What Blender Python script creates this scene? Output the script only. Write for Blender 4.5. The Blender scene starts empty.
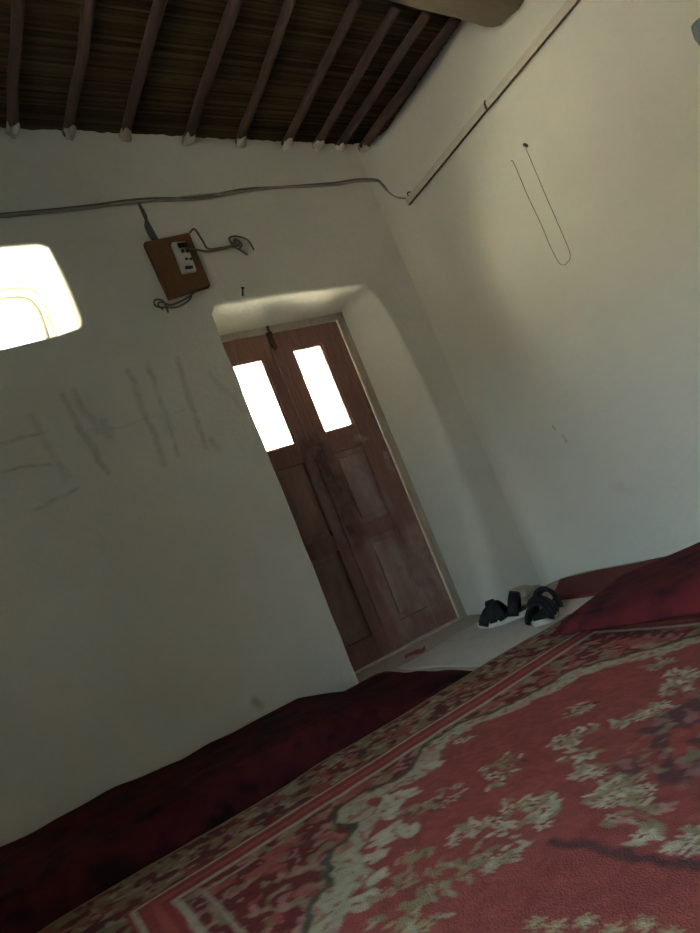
import bpy, bmesh, math, random
import numpy as np
from mathutils import Vector, Matrix, noise
from mathutils.geometry import delaunay_2d_cdt
random.seed(7); rng = np.random.default_rng(7)
C = bpy.context.scene.collection
S = bpy.context.scene
PI = math.pi

# ---------------------------------------------------------------- camera
YAW, PITCH, ROLL, FPX = 0.540919, 0.106435, -0.383151, 655.27
CAM = Vector((-2.54200, -2.61747, 0.583556))
fw = Vector((math.sin(YAW)*math.cos(PITCH), math.cos(YAW)*math.cos(PITCH), math.sin(PITCH)))
r0 = Vector((math.cos(YAW), -math.sin(YAW), 0)); u0 = r0.cross(fw)
rt = math.cos(ROLL)*r0 + math.sin(ROLL)*u0
up = -math.sin(ROLL)*r0 + math.cos(ROLL)*u0
cd = bpy.data.cameras.new('camera'); cam = bpy.data.objects.new('camera', cd); C.objects.link(cam)
cd.sensor_fit = 'AUTO'; cd.sensor_width = 36; cd.lens = FPX*36/933
cd.clip_start = 0.02
cam.matrix_world = Matrix(((rt.x, up.x, -fw.x, CAM.x), (rt.y, up.y, -fw.y, CAM.y), (rt.z, up.z, -fw.z, CAM.z), (0, 0, 0, 1)))
S.camera = cam

# ---------------------------------------------------------------- sky and exposure
S.view_settings.view_transform = 'Standard'; S.view_settings.look = 'None'
S.view_settings.gamma = 1; S.view_settings.use_curve_mapping = False
S.view_settings.exposure = 1.95
SKY = 5.0
w = bpy.data.worlds.new('daylight'); S.world = w; w.use_nodes = True
nt = w.node_tree; nt.nodes.clear()
def wn(t, **k):
    n = nt.nodes.new(t)
    for a, b in k.items(): setattr(n, a, b)
    return n
wl = nt.links.new
tc = wn('ShaderNodeTexCoord'); sp = wn('ShaderNodeSeparateXYZ'); wl(tc.outputs['Generated'], sp.inputs[0])
rz = wn('ShaderNodeValToRGB'); wl(sp.outputs['Z'], rz.inputs[0])
e = rz.color_ramp.elements
e[0].position = 0.0; e[0].color = (.30, .27, .20, 1)
e[1].position = 1.0; e[1].color = (.20, .27, .42, 1)
for ps, c in ((.02, (.40, .39, .35, 1)), (.35, (.34, .37, .39, 1))):
    q = e.new(ps); q.color = c
# the sky away from the sun (towards -x) is bluer than the hazy bright side
mr = wn('ShaderNodeMapRange'); wl(sp.outputs['X'], mr.inputs['Value'])
mr.inputs['From Min'].default_value = -.7; mr.inputs['From Max'].default_value = .1
mr.inputs['To Min'].default_value = 1; mr.inputs['To Max'].default_value = 0
mz = wn('ShaderNodeMapRange'); wl(sp.outputs['Z'], mz.inputs['Value'])
mz.inputs['From Min'].default_value = .0; mz.inputs['From Max'].default_value = .03
mm = wn('ShaderNodeMath', operation='MULTIPLY'); wl(mr.outputs[0], mm.inputs[0]); wl(mz.outputs[0], mm.inputs[1])
my = wn('ShaderNodeMapRange'); wl(sp.outputs['Y'], my.inputs['Value'])
my.inputs['From Min'].default_value = -.10; my.inputs['From Max'].default_value = .10
my.inputs['To Min'].default_value = 1; my.inputs['To Max'].default_value = 0
m2 = wn('ShaderNodeMath', operation='MULTIPLY'); wl(mm.outputs[0], m2.inputs[0]); wl(my.outputs[0], m2.inputs[1])
mx = wn('ShaderNodeMix', data_type='RGBA'); wl(m2.outputs[0], mx.inputs['Factor'])
wl(rz.outputs[0], mx.inputs['A']); mx.inputs['B'].default_value = (2.45, 4.0, 5.1, 1)
bg = wn('ShaderNodeBackground'); bg.inputs['Strength'].default_value = SKY; wl(mx.outputs['Result'], bg.inputs['Color'])
wo = wn('ShaderNodeOutputWorld'); wl(bg.outputs[0], wo.inputs[0])
# openings let the daylight in: portals guide the sampling only
OPEN_Y0, OPEN_Y1, OPEN_Z0, OPEN_Z1 = -3.60, -2.30, 0.35, 1.95   # unseen opening added in the left wall to light the right wall
TD = 1.4                                                     # depth of that opening, made deep to keep its light off the left side
XL, YF = -4.3, -4.6                                          # left wall, front wall (behind the camera)
def portal(loc, rot, sx, sy):
    l = bpy.data.lights.new('daylight_portal', 'AREA'); l.shape = 'RECTANGLE'; l.size = sx; l.size_y = sy
    l.cycles.is_portal = True
    o = bpy.data.objects.new('daylight_portal', l); C.objects.link(o); o.location = loc; o.rotation_euler = rot
portal((XL-TD-.02, (OPEN_Y0+OPEN_Y1)/2, (OPEN_Z0+OPEN_Z1)/2), (0, -PI/2, 0), OPEN_Z1-OPEN_Z0, OPEN_Y1-OPEN_Y0)
sl = bpy.data.lights.new('sun', 'SUN'); sl.energy = 135; sl.angle = .01; sl.color = (1, .95, .84)
sun = bpy.data.objects.new('sun', sl); C.objects.link(sun)
sun.rotation_euler = Vector((.72, -.20, .66)).to_track_quat('Z', 'Y').to_euler()
portal((-.96, .40, 1.38), (-PI/2, 0, 0), .80, .55)
portal((-2.25, .52, 2.0), (-PI/2, 0, 0), .62, .50)

# ---------------------------------------------------------------- helpers
def mat(name, col, rough=.85, var=0, scale=8, col2=None, bump=0, bscale=40, spec=.3, metal=0, sheen=0, stretch=None):
    m = bpy.data.materials.new(name); m.use_nodes = True
    t = m.node_tree; b = t.nodes['Principled BSDF']
    b.inputs['Roughness'].default_value = rough; b.inputs['Metallic'].default_value = metal
    b.inputs['Specular IOR Level'].default_value = spec
    if sheen:
        b.inputs['Sheen Weight'].default_value = sheen; b.inputs['Sheen Roughness'].default_value = .5
    tc = t.nodes.new('ShaderNodeTexCoord'); src = tc.outputs['Object']
    if stretch:
        mp = t.nodes.new('ShaderNodeMapping'); mp.inputs['Scale'].default_value = stretch
        t.links.new(src, mp.inputs[0]); src = mp.outputs[0]
    b.inputs['Base Color'].default_value = (*col, 1)
    if col2 is not None:
        n = t.nodes.new('ShaderNodeTexNoise'); n.inputs['Scale'].default_value = scale
        n.inputs['Detail'].default_value = 6; n.inputs['Roughness'].default_value = .65
        t.links.new(src, n.inputs['Vector'])
        r = t.nodes.new('ShaderNodeValToRGB'); t.links.new(n.outputs['Fac'], r.inputs[0])
        r.color_ramp.elements[0].position = .5-.5*(var or .5); r.color_ramp.elements[1].position = .5+.5*(var or .5)
        r.color_ramp.elements[0].color = (*col2, 1); r.color_ramp.elements[1].color = (*col, 1)
        t.links.new(r.outputs[0], b.inputs['Base Color'])
    if bump:
        n2 = t.nodes.new('ShaderNodeTexNoise'); n2.inputs['Scale'].default_value = bscale; n2.inputs['Detail'].default_value = 8
        t.links.new(src, n2.inputs['Vector'])
        bp = t.nodes.new('ShaderNodeBump'); bp.inputs['Strength'].default_value = bump; bp.inputs['Distance'].default_value = .01
        t.links.new(n2.outputs['Fac'], bp.inputs['Height']); t.links.new(bp.outputs[0], b.inputs['Normal'])
    return m

def link(name, me, m=None, parent=None, smooth=True):
    if m is not None:
        for q in (m if isinstance(m, (list, tuple)) else [m]): me.materials.append(q)
    if smooth: me.shade_smooth()
    o = bpy.data.objects.new(name, me); C.objects.link(o)
    if parent is not None: o.parent = parent
    return o
def obj(name, bm, m, parent=None, smooth=True):
    bmesh.ops.recalc_face_normals(bm, faces=bm.faces[:])
    me = bpy.data.meshes.new(name); bm.to_mesh(me); bm.free()
    return link(name, me, m, parent, smooth)
def tag(o, label, cat, group=None, kind=None):
    o['label'] = label; o['category'] = cat
    if group: o['group'] = group
    if kind: o['kind'] = kind
    return o
def struct(o):
    o['kind'] = 'structure'; return o
def empty(name, loc=(0, 0, 0)):
    o = bpy.data.objects.new(name, None); C.objects.link(o); o.location = loc; o.empty_display_size = .05
    return o
def box(bm, c, s, rot=None, bevel=0):
    g = bmesh.ops.create_cube(bm, size=1); vs = g['verts']
    for v in vs: v.co = Vector((v.co.x*s[0], v.co.y*s[1], v.co.z*s[2]))
    if bevel:
        es = list({e for v in vs for e in v.link_edges})
        r = bmesh.ops.bevel(bm, geom=es, offset=bevel, segments=2, affect='EDGES', profile=.5)
        vs = list({v for f in r['faces'] for v in f.verts} | {v for v in vs if v.is_valid})
    for v in vs:
        co = v.co
        if rot is not None: co = rot @ co
        v.co = co + Vector(c)
def catmull(pts, n=6):
    P = [Vector(p) for p in pts]; P = [2*P[0]-P[1]]+P+[2*P[-1]-P[-2]]; out = []
    for i in range(1, len(P)-2):
        for k in range(n):
            t = k/n; a, b, c, d = P[i-1:i+3]
            out.append(.5*((2*b)+(c-a)*t+(2*a-5*b+4*c-d)*t*t+(3*b-a-3*c+d)*t**3))
    out.append(P[-2]); return out
def tube(bm, pts, r, seg=8, jit=0, flat=None):
    pts = [Vector(p) for p in pts]; n = len(pts)
    rs = r if isinstance(r, (list, tuple)) else [r]*n
    rings = []; ref = None
    for i, p in enumerate(pts):
        t = (pts[min(i+1, n-1)]-pts[max(i-1, 0)]).normalized()
        if ref is None:
            ref = t.cross(Vector((0, 0, 1)));  ref = ref if ref.length > .1 else t.cross(Vector((0, 1, 0)))
        ref = (ref - t*ref.dot(t)).normalized(); b = t.cross(ref)
        ring = []
        for k in range(seg):
            a = 2*PI*k/seg; rr = rs[i]*(1+jit*noise.noise(Vector((p.x*9+k*.7, p.y*9, p.z*9))))
            ring.append(bm.verts.new(p + (ref*math.cos(a)*(flat or 1)+b*math.sin(a))*rr))
        rings.append(ring)
    for a, b in zip(rings, rings[1:]):
        for k in range(seg): bm.faces.new((a[k], a[(k+1) % seg], b[(k+1) % seg], b[k]))
    bm.faces.new(rings[0][::-1]); bm.faces.new(rings[-1])
def strap(bm, pts, wvec, th, width):
    """band along pts, its width along wvec(i)"""
    pts = [Vector(p) for p in pts]; n = len(pts); rings = []
    for i, p in enumerate(pts):
        t = (pts[min(i+1, n-1)]-pts[max(i-1, 0)]).normalized()
        wv = Vector(wvec[i] if isinstance(wvec, list) else wvec); wv = (wv-t*wv.dot(t)).normalized(); nn = t.cross(wv)
        wd = width[i] if isinstance(width, list) else width
        ring = []
        for a, b in ((-1, -.6), (-.8, -1), (.8, -1), (1, -.6), (1, .6), (.8, 1), (-.8, 1), (-1, .6)):
            ring.append(bm.verts.new(p+wv*a*wd/2+nn*b*th/2))
        rings.append(ring)
    for a, b in zip(rings, rings[1:]):
        for k in range(8): bm.faces.new((a[k], a[(k+1) % 8], b[(k+1) % 8], b[k]))
    bm.faces.new(rings[0][::-1]); bm.faces.new(rings[-1])
def nz(x, y, z=0): return noise.noise(Vector((x, y, z)))

# ---------------------------------------------------------------- materials
def plaster(name, base, dark, marks=None, axes='XZ'):
    m = mat(name, base, rough=.95, var=.7, scale=2.2, col2=dark, bump=.3, bscale=34, spec=.1)
    return add_marks(m, marks, axes, (.12, .09, .075), .62)
def add_marks(m, marks, axes, mcol, gain=1, wob=.05):
    t = m.node_tree; b = t.nodes['Principled BSDF']
    if marks:
        L = t.links.new
        tc = t.nodes.new('ShaderNodeTexCoord')
        wz = t.nodes.new('ShaderNodeTexNoise'); wz.inputs['Scale'].default_value = 9; wz.inputs['Detail'].default_value = 3
        L(tc.outputs['Object'], wz.inputs['Vector'])
        sc = t.nodes.new('ShaderNodeVectorMath'); sc.operation = 'MULTIPLY_ADD'
        L(wz.outputs['Color'], sc.inputs[0]); sc.inputs[1].default_value = (wob,)*3; sc.inputs[2].default_value = (-wob/2,)*3
        ad = t.nodes.new('ShaderNodeVectorMath'); ad.operation = 'ADD'; L(tc.outputs['Object'], ad.inputs[0]); L(sc.outputs[0], ad.inputs[1])
        ml = t.nodes.new('ShaderNodeVectorMath'); ml.operation = 'MULTIPLY'; L(ad.outputs[0], ml.inputs[0])
        ml.inputs[1].default_value = (1, 0, 1) if axes == 'XZ' else (0, 1, 1)
        acc = None
        for (a0, z0, a1, z1, wd, st) in marks:
            A = Vector((a0, 0, z0)) if axes == 'XZ' else Vector((0, a0, z0)); B = Vector((a1, 0, z1)) if axes == 'XZ' else Vector((0, a1, z1))
            ba = B-A
            s1 = t.nodes.new('ShaderNodeVectorMath'); s1.operation = 'SUBTRACT'; L(ml.outputs[0], s1.inputs[0]); s1.inputs[1].default_value = A
            d1 = t.nodes.new('ShaderNodeVectorMath'); d1.operation = 'DOT_PRODUCT'; L(s1.outputs[0], d1.inputs[0]); d1.inputs[1].default_value = ba/max(ba.dot(ba), 1e-9)
            cl = t.nodes.new('ShaderNodeClamp'); L(d1.outputs['Value'], cl.inputs[0])
            s2 = t.nodes.new('ShaderNodeVectorMath'); s2.operation = 'SCALE'; s2.inputs[0].default_value = ba; L(cl.outputs[0], s2.inputs['Scale'])
            s3 = t.nodes.new('ShaderNodeVectorMath'); s3.operation = 'DISTANCE'; L(s1.outputs[0], s3.inputs[0]); L(s2.outputs[0], s3.inputs[1])
            mp = t.nodes.new('ShaderNodeMapRange'); mp.interpolation_type = 'SMOOTHSTEP'; L(s3.outputs['Value'], mp.inputs['Value'])
            mp.inputs['From Min'].default_value = 0; mp.inputs['From Max'].default_value = wd
            mp.inputs['To Min'].default_value = st*gain; mp.inputs['To Max'].default_value = 0
            if acc is None: acc = mp.outputs[0]
            else:
                mxn = t.nodes.new('ShaderNodeMath'); mxn.operation = 'MAXIMUM'; L(acc, mxn.inputs[0]); L(mp.outputs[0], mxn.inputs[1]); acc = mxn.outputs[0]
        # patchy strokes
        pn = t.nodes.new('ShaderNodeTexNoise'); pn.inputs['Scale'].default_value = 22; L(tc.outputs['Object'], pn.inputs['Vector'])
        pm = t.nodes.new('ShaderNodeMapRange'); L(pn.outputs['Fac'], pm.inputs['Value']); pm.inputs['From Min'].default_value = .3; pm.inputs['From Max'].default_value = .6
        pm.inputs['To Min'].default_value = .35
        mu = t.nodes.new('ShaderNodeMath'); mu.operation = 'MULTIPLY'; L(acc, mu.inputs[0]); L(pm.outputs[0], mu.inputs[1])
        old = b.inputs['Base Color'].links[0].from_socket
        mxc = t.nodes.new('ShaderNodeMix'); mxc.data_type = 'RGBA'; L(mu.outputs[0], mxc.inputs['Factor']); L(old, mxc.inputs['A'])
        mxc.inputs['B'].default_value = (*mcol, 1)
        L(mxc.outputs['Result'], b.inputs['Base Color'])
    return m
WALL, WALLD = (.65, .64, .58), (.52, .51, .455)
marksA = [(-2.075, 1.537, -2.02, 1.26, .022, .5), (-2.03, 1.53, -1.985, 1.36, .03, .45), (-2.06, 1.40, -2.01, 1.19, .018, .55), (-2.20, 1.48, -2.16, 1.22, .03, .35),
          (-1.79, 1.583, -1.785, 1.155, .024, .5), (-1.70, 1.588, -1.72, 1.181, .02, .45), (-1.575, 1.586, -1.60, 1.189, .024, .5), (-1.56, 1.21, -1.55, 1.17, .03, .5),
          (-2.40, 1.40, -2.158, 1.401, .014, .55), (-2.40, 1.30, -2.2, 1.283, .014, .5), (-1.965, 1.39, -1.955, 1.33, .04, .45), (-2.02, 1.37, -1.93, 1.36, .012, .5),
          (-2.30, 1.124, -2.14, 1.16, .014, .45), (-1.95, 1.36, -1.62, 1.36, .010, .25), (-1.46, 1.50, -1.38, 1.30, .02, .3), (-1.773, .145, -1.765, .12, .03, .8),
          (-1.73, 1.36, -1.72, 1.30, .05, .25)]
M_A = plaster('whitewash_back', WALL, WALLD, marksA, 'XZ')
marksB = [(-.348, .728, -.350, .720, .012, .9), (-.383, .672, -.386, .650, .016, .9), (-.55, .36, -.60, .33, .05, .18)]
M_B = plaster('whitewash_right', WALL, (.57, .56, .50), marksB, 'YZ')
M_W = plaster('whitewash', WALL, WALLD)
M_cement = mat('cement_floor', (.50, .44, .38), .9, .6, 5, (.36, .31, .26), .3, 60)
M_reed = mat('reed', (.085, .053, .026), .85, .9, 30, (.032, .020, .011), 0, 40, .15, stretch=(.15, 1, 1))
_t = M_reed.node_tree; _g = _t.nodes.new('ShaderNodeNewGeometry'); _b = _t.nodes['Principled BSDF']
_h = _t.nodes.new('ShaderNodeHueSaturation'); _m = _t.nodes.new('ShaderNodeMapRange'); _m.inputs['To Min'].default_value = .45; _m.inputs['To Max'].default_value = 1.5
_t.links.new(_g.outputs['Random Per Island'], _m.inputs['Value']); _t.links.new(_m.outputs[0], _h.inputs['Value'])
_t.links.new(_b.inputs['Base Color'].links[0].from_socket, _h.inputs['Color']); _t.links.new(_h.outputs[0], _b.inputs['Base Color'])
M_pole = mat('rafter_wood', (.095, .058, .047), .8, .7, 10, (.045, .027, .023), .4, 50, .2, stretch=(1, .2, 1))
M_log = mat('log_wood', (.13, .105, .075), .8, .8, 14, (.06, .047, .034), .5, 40, .2, stretch=(.2, 1, 1))
M_daub = mat('plaster_daub', (.50, .46, .40), .95, .6, 20, (.33, .29, .24), .3, 60, .1)
M_door = mat('door_wood', (.29, .16, .14), .88, .8, 9, (.155, .08, .068), .35, 30, .2, stretch=(2.2, 2.2, .5))
M_doorpan = mat('door_panel_wood', (.33, .22, .195), .9, .7, 12, (.18, .105, .09), .35, 30, .2, stretch=(2, 2, .4))
grime = [(-.955, 1.10, -.95, .60, .10, .75), (-.92, .92, -.90, .78, .09, .7), (-1.0, 1.0, -.99, .75, .06, .6), (-.54, 1.30, -.54, 1.05, .03, .6)]
scuff = [(-.80, .98, -.72, .70, .10, .45), (-.60, .50, -.55, .10, .09, .5), (-.86, .55, -.84, .10, .06, .4), (-.72, .42, -.66, .16, .11, .45), (-1.02, .95, -.99, .62, .05, .35), (-.92, .35, -.88, .05, .06, .35), (-.70, 1.10, -.66, 1.06, .03, .5), (-.58, .95, -.57, .85, .03, .5)]
for m_ in (M_door, M_doorpan):
    add_marks(m_, scuff, 'XZ', (.42, .36, .32), .9, .12); add_marks(m_, grime, 'XZ', (.045, .026, .024), 1, .12)
M_frame = mat('door_frame_wood', (.48, .44, .37), .9, .7, 14, (.30, .24, .19), .4, 40, .2, stretch=(2, 2, .5))
M_iron = mat('dark_iron', (.05, .04, .035), .6, .5, 30, (.09, .05, .03), .2, 60, .4, .4)
M_board = mat('board_wood', (.145, .075, .032), .75, .7, 14, (.085, .042, .018), .3, 40, .25, stretch=(2.5, 1, .5))
M_white = mat('white_plastic', (.50, .50, .46), .6, .5, 40, (.38, .38, .34))
M_black = mat('black_plastic', (.02, .02, .022), .45)
M_wire = mat('cable_brown', (.15, .13, .10), .7, .6, 30, (.09, .075, .06))
M_wire2 = mat('cable_grey', (.28, .26, .22), .7, .6, 30, (.18, .165, .14))
M_wirer = mat('cable_red', (.17, .06, .05), .7, .6, 30, (.09, .04, .035))
M_wired = mat('cable_dark', (.085, .085, .088), .7)
M_batt = mat('batten_paint', (.60, .57, .50), .9, .6, 14, (.45, .41, .34), .3, 50)
M_battb = mat('batten_bare', (.15, .105, .075), .9, .6, 14, (.08, .055, .04), .3, 50)
M_string = mat('string', (.16, .15, .13), .9)
M_sheet = mat('pale_sheet', (.62, .58, .54), .9, .6, 7, (.50, .45, .41), .25, 40)
M_bag = mat('beige_paper', (.44, .36, .27), .85, .6, 20, (.32, .25, .18), .5, 60)
M_sole = mat('cream_sole', (.66, .64, .57), .7, .6, 30, (.44, .42, .36))
M_shoe = mat('black_leather', (.006, .006, .008), .6, .6, 30, (.016, .016, .02), .2, 80, .2)
M_foot = mat('dark_footbed', (.02, .02, .022), .8)
M_buckle = mat('buckle', (.30, .30, .30), .35, metal=.8)
M_scrap = mat('red_scrap', (.26, .06, .04), .9)
M_cloth = mat('grey_blue_cloth', (.20, .24, .28), .9)
M_skyblock = mat('sky_block_wall', (.11, .10, .08), .95, .6, 3, (.085, .075, .06))
M_bounce = mat('bounce_wall_mud', (.36, .34, .28), .95, .6, 3, (.30, .28, .22))
M_earth = mat('dry_ground', (.66, .60, .48), .95, .6, 3, (.58, .52, .41))
M_ceilback = mat('mud_roof', (.06, .045, .03), .95)
def velvet(name, a, b_, c_, sc):
    m = mat(name, a, .9, .5, sc, b_, .25, 160, .1)
    t = m.node_tree; b = t.nodes['Principled BSDF']; L = t.links.new
    tc = t.nodes.new('ShaderNodeTexCoord'); v = t.nodes.new('ShaderNodeTexVoronoi'); v.feature = 'SMOOTH_F1'; v.inputs['Scale'].default_value = sc*1.3
    n = t.nodes.new('ShaderNodeTexNoise'); n.inputs['Scale'].default_value = sc*2
    ad = t.nodes.new('ShaderNodeVectorMath'); ad.operation = 'MULTIPLY_ADD'; L(n.outputs['Color'], ad.inputs[0]); ad.inputs[1].default_value = (.12,)*3; L(tc.outputs['Object'], ad.inputs[2])
    L(tc.outputs['Object'], n.inputs['Vector']); L(ad.outputs[0], v.inputs['Vector'])
    r = t.nodes.new('ShaderNodeValToRGB'); L(v.outputs['Distance'], r.inputs[0])
    e = r.color_ramp.elements; e[0].position = .15; e[0].color = (1, 1, 1, 1); e[1].position = .55; e[1].color = (0, 0, 0, 1)
    mx = t.nodes.new('ShaderNodeMix'); mx.data_type = 'RGBA'; L(r.outputs[0], mx.inputs['Factor'])
    old = b.inputs['Base Color'].links[0].from_socket; L(old, mx.inputs['A']); mx.inputs['B'].default_value = (*c_, 1)
    L(mx.outputs['Result'], b.inputs['Base Color']); return m
M_velA = velvet('dark_red_velvet', (.095, .013, .016), (.045, .008, .010), (.017, .006, .009), 9)
M_velB = velvet('red_velvet', (.14, .019, .021), (.09, .013, .015), (.036, .010, .016), 8)
M_quilt = mat('red_quilt', (.17, .030, .034), .9, .5, 14, (.12, .02, .024), .2, 120)
# clear glass: lets the daylight through, with a weak mirror on top
M_glass = bpy.data.materials.new('dusty_glass'); M_glass.use_nodes = True
_t = M_glass.node_tree; _t.nodes.clear(); _o = _t.nodes.new('ShaderNodeOutputMaterial'); _x = _t.nodes.new('ShaderNodeMixShader')
_a = _t.nodes.new('ShaderNodeBsdfTransparent'); _a.inputs[0].default_value = (.95, .97, .95, 1)
_g = _t.nodes.new('ShaderNodeBsdfGlossy'); _g.inputs['Roughness'].default_value = .05; _f = _t.nodes.new('ShaderNodeFresnel'); _f.inputs[0].default_value = 1.3
_t.links.new(_f.outputs[0], _x.inputs[0]); _t.links.new(_a.outputs[0], _x.inputs[1]); _t.links.new(_g.outputs[0], _x.inputs[2]); _t.links.new(_x.outputs[0], _o.inputs[0])

# ---------------------------------------------------------------- setting: walls
def zc(x): return 2.615 + .072*(-x)          # underside of the reed mat
def walldisp(a, b, s=0): return .010*nz(a*1.3+s, b*1.3, 3.1) + .004*nz(a*5+s, b*5, 7.7)
def dens(pts, step=.03):
    out = []
    for a, b in zip(pts, pts[1:]):
        n = max(1, int(math.ceil(math.hypot(b[0]-a[0], b[1]-a[1])/step)))
        out += [(a[0]+(b[0]-a[0])*i/n, a[1]+(b[1]-a[1])*i/n) for i in range(n)]
    return out
def inside(p, poly):
    x, y = p; c = False; n = len(poly)
    for i in range(n):
        x1, y1 = poly[i]; x2, y2 = poly[i-1]
        if (y1 > y) != (y2 > y) and x < (x2-x1)*(y-y1)/(y2-y1)+x1: c = not c
    return c
def resample(poly, n):
    P = [Vector((*p, 0)) for p in poly]; L = [0]
    for a, b in zip(P, P[1:]): L.append(L[-1]+(b-a).length)
    out = []
    for i in range(n):
        t = L[-1]*i/(n-1); k = max(j for j in range(len(L)) if L[j] <= t+1e-9); k = min(k, len(P)-2)
        f = (t-L[k])/max(L[k+1]-L[k], 1e-9); q = P[k].lerp(P[k+1], min(f, 1)); out.append((q.x, q.y))
    return out
def offset_out(path, dist):
    """open path, offset to its outer side (left of travel direction flipped by sign)"""
    out = []
    for i, p in enumerate(path):
        a = path[max(i-1, 0)]; b = path[min(i+1, len(path)-1)]
        tx, ty = b[0]-a[0], b[1]-a[1]; l = math.hypot(tx, ty) or 1
        d = dist[i] if isinstance(dist, list) else dist
        out.append((p[0]-ty/l*d, p[1]+tx/l*d))
    return out
def wall_surface(bm, outer, holes, step, place):
    pts, edges = [], []
    for lp in [outer]+holes:
        s = len(pts); pts += [Vector(p) for p in lp]; n = len(lp)
        edges += [(s+i, s+(i+1) % n) for i in range(n)]
    xs = [p[0] for p in outer]; ys = [p[1] for p in outer]
    loops = [outer]+holes
    x = min(xs)
    while x < max(xs):
        y = min(ys)
        while y < max(ys):
            q = (x+random.uniform(-.2, .2)*step, y+random.uniform(-.2, .2)*step)
            if inside(q, outer) and not any(inside(q, h) for h in holes): pts.append(Vector(q))
            y += step
        x += step
    V, E_, F_, *_r = delaunay_2d_cdt(pts, edges, [], 0, 1e-6)
    vs = [bm.verts.new(place(v.x, v.y)) for v in V]
    for f in F_:
        c = (sum(V[i].x for i in f)/len(f), sum(V[i].y for i in f)/len(f))
        if inside(c, outer) and not any(inside(c, h) for h in holes):
            try: bm.faces.new([vs[i] for i in f])
            except ValueError: pass
def reveal(bm, front, rad, back, yb, dispf, mid=6):
    """rings from the rounded rim at y=0 in to the back outline at y=yb; paths are open or closed lists of equal length"""
    n = len(front); rings = []
    rl = rad if isinstance(rad, list) else [rad]*n
    off = offset_out(front, rl)
    for k in range(5):
        a = k/4*PI/2; ring = []
        for i in range(n):
            f = 1-math.sin(a); ring.append((front[i][0]+(off[i][0]-front[i][0])*f, rl[i]*(1-math.cos(a)), front[i][1]+(off[i][1]-front[i][1])*f, dispf(off[i][0], off[i][1])*(1-k/4)))
        rings.append(ring)
    for k in range(1, mid+1):
        t = k/mid; ring = []
        for i in range(n):
            y0 = rl[i]; x = front[i][0]+(back[i][0]-front[i][0])*t; z = front[i][1]+(back[i][1]-front[i][1])*t
            wob = .006*nz(x*6, z*6, t*3)*math.sin(PI*t)
            ring.append((x+wob, y0+(yb-y0)*t, z+wob, 0))
        rings.append(ring)
    V = [[bm.verts.new((q[0], q[1]+q[3], q[2])) for q in ring] for ring in rings]
    for a, b in zip(V, V[1:]):
        for i in range(n-1): bm.faces.new((a[i], a[i+1], b[i+1], b[i]))
    return off
# doorway outline (left bottom, up, over, right down), front at y=0 and back at y=.26
DY = .26
NL, NT, NR = 36, 26, 36
fl = resample([(-1.325, -.04), (-1.335, 1.0), (-1.345, 1.75), (-1.338, 1.79), (-1.31, 1.807)], NL)
ft = resample([(-1.31, 1.807), (-.92, 1.808), (-.60, 1.80), (-.47, 1.788)], NT)
fr = resample([(-.47, 1.788), (-.445, 1.76), (-.393, 1.568), (-.37, 1.245), (-.372, .956), (-.40, .72), (-.46, .36), (-.50, .1), (-.505, -.04)], NR)
bl = resample([(-1.42, -.04), (-1.42, 1.765)], NL); bt = resample([(-1.42, 1.765), (-.49, 1.775)], NT); br = resample([(-.49, 1.775), (-.49, -.04)], NR)
front = fl+ft[1:]+fr[1:]; back = bl+bt[1:]+br[1:]
front = [(x+.006*nz(x*7, z*7, 1), z+.006*nz(x*7, z*7, 9)*(1 if z > .1 else 0)) for x, z in front]
drad = [.012]*NL+[.018]*(NT-1)+[.014+.085*max(0, min(1, (.95-p[1])/.6)) for p in front[NL+NT-1:]]
# niche of the window, closed loop (travelling so that its outer side is the left of travel)
nf = [(-2.50, 1.80), (-2.53, 2.0), (-2.50, 2.15), (-2.44, 2.19), (-2.2, 2.20), (-1.955, 2.197), (-1.925, 2.175), (-1.908, 2.02), (-1.90, 1.84), (-1.915, 1.805), (-2.02, 1.787), (-2.228, 1.768), (-2.42, 1.77)]
nf = resample(nf+nf[:1], 90)
NYB = .40
nb = resample([(-2.54, 1.82), (-2.56, 2.0), (-2.54, 2.14), (-2.46, 2.215), (-2.2, 2.235), (-2.01, 2.228), (-1.955, 2.205), (-1.93, 2.12), (-1.932, 1.87), (-1.945, 1.82), (-2.05, 1.79), (-2.228, 1.785), (-2.45, 1.785), (-2.54, 1.82)], 90)
RC = .16                                                     # soft corner between back wall and right wall
bm = bmesh.new()
doff = offset_out(front, drad); noff = offset_out(nf, .014)
top = [(x, zc(x)+.0+.012*nz(x*9, 2)+.010*nz(x*31, 5)-.004) for x in np.arange(-RC, XL, -.02)]
outer = dens([(XL, -.02), (doff[0][0], -.04)], .06)+dens(doff, .5)+[doff[-1]]+dens([(doff[-1][0], -.04), (-RC, -.02)], .06)+dens([(-RC, -.02), top[0]], .06)+top+dens([top[-1], (XL, -.02)], .06)[0:]
def placeA(x, z): return (x, walldisp(x, z)*min(1, max(0, (-RC-x)/.15)), z)
dfA = lambda x, z: placeA(x, z)[1]
wall_surface(bm, outer, [noff[:-1]], .045, placeA)
reveal(bm, front, drad, back, DY, dfA)
reveal(bm, nf, .014, nb, NYB, dfA)
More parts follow.
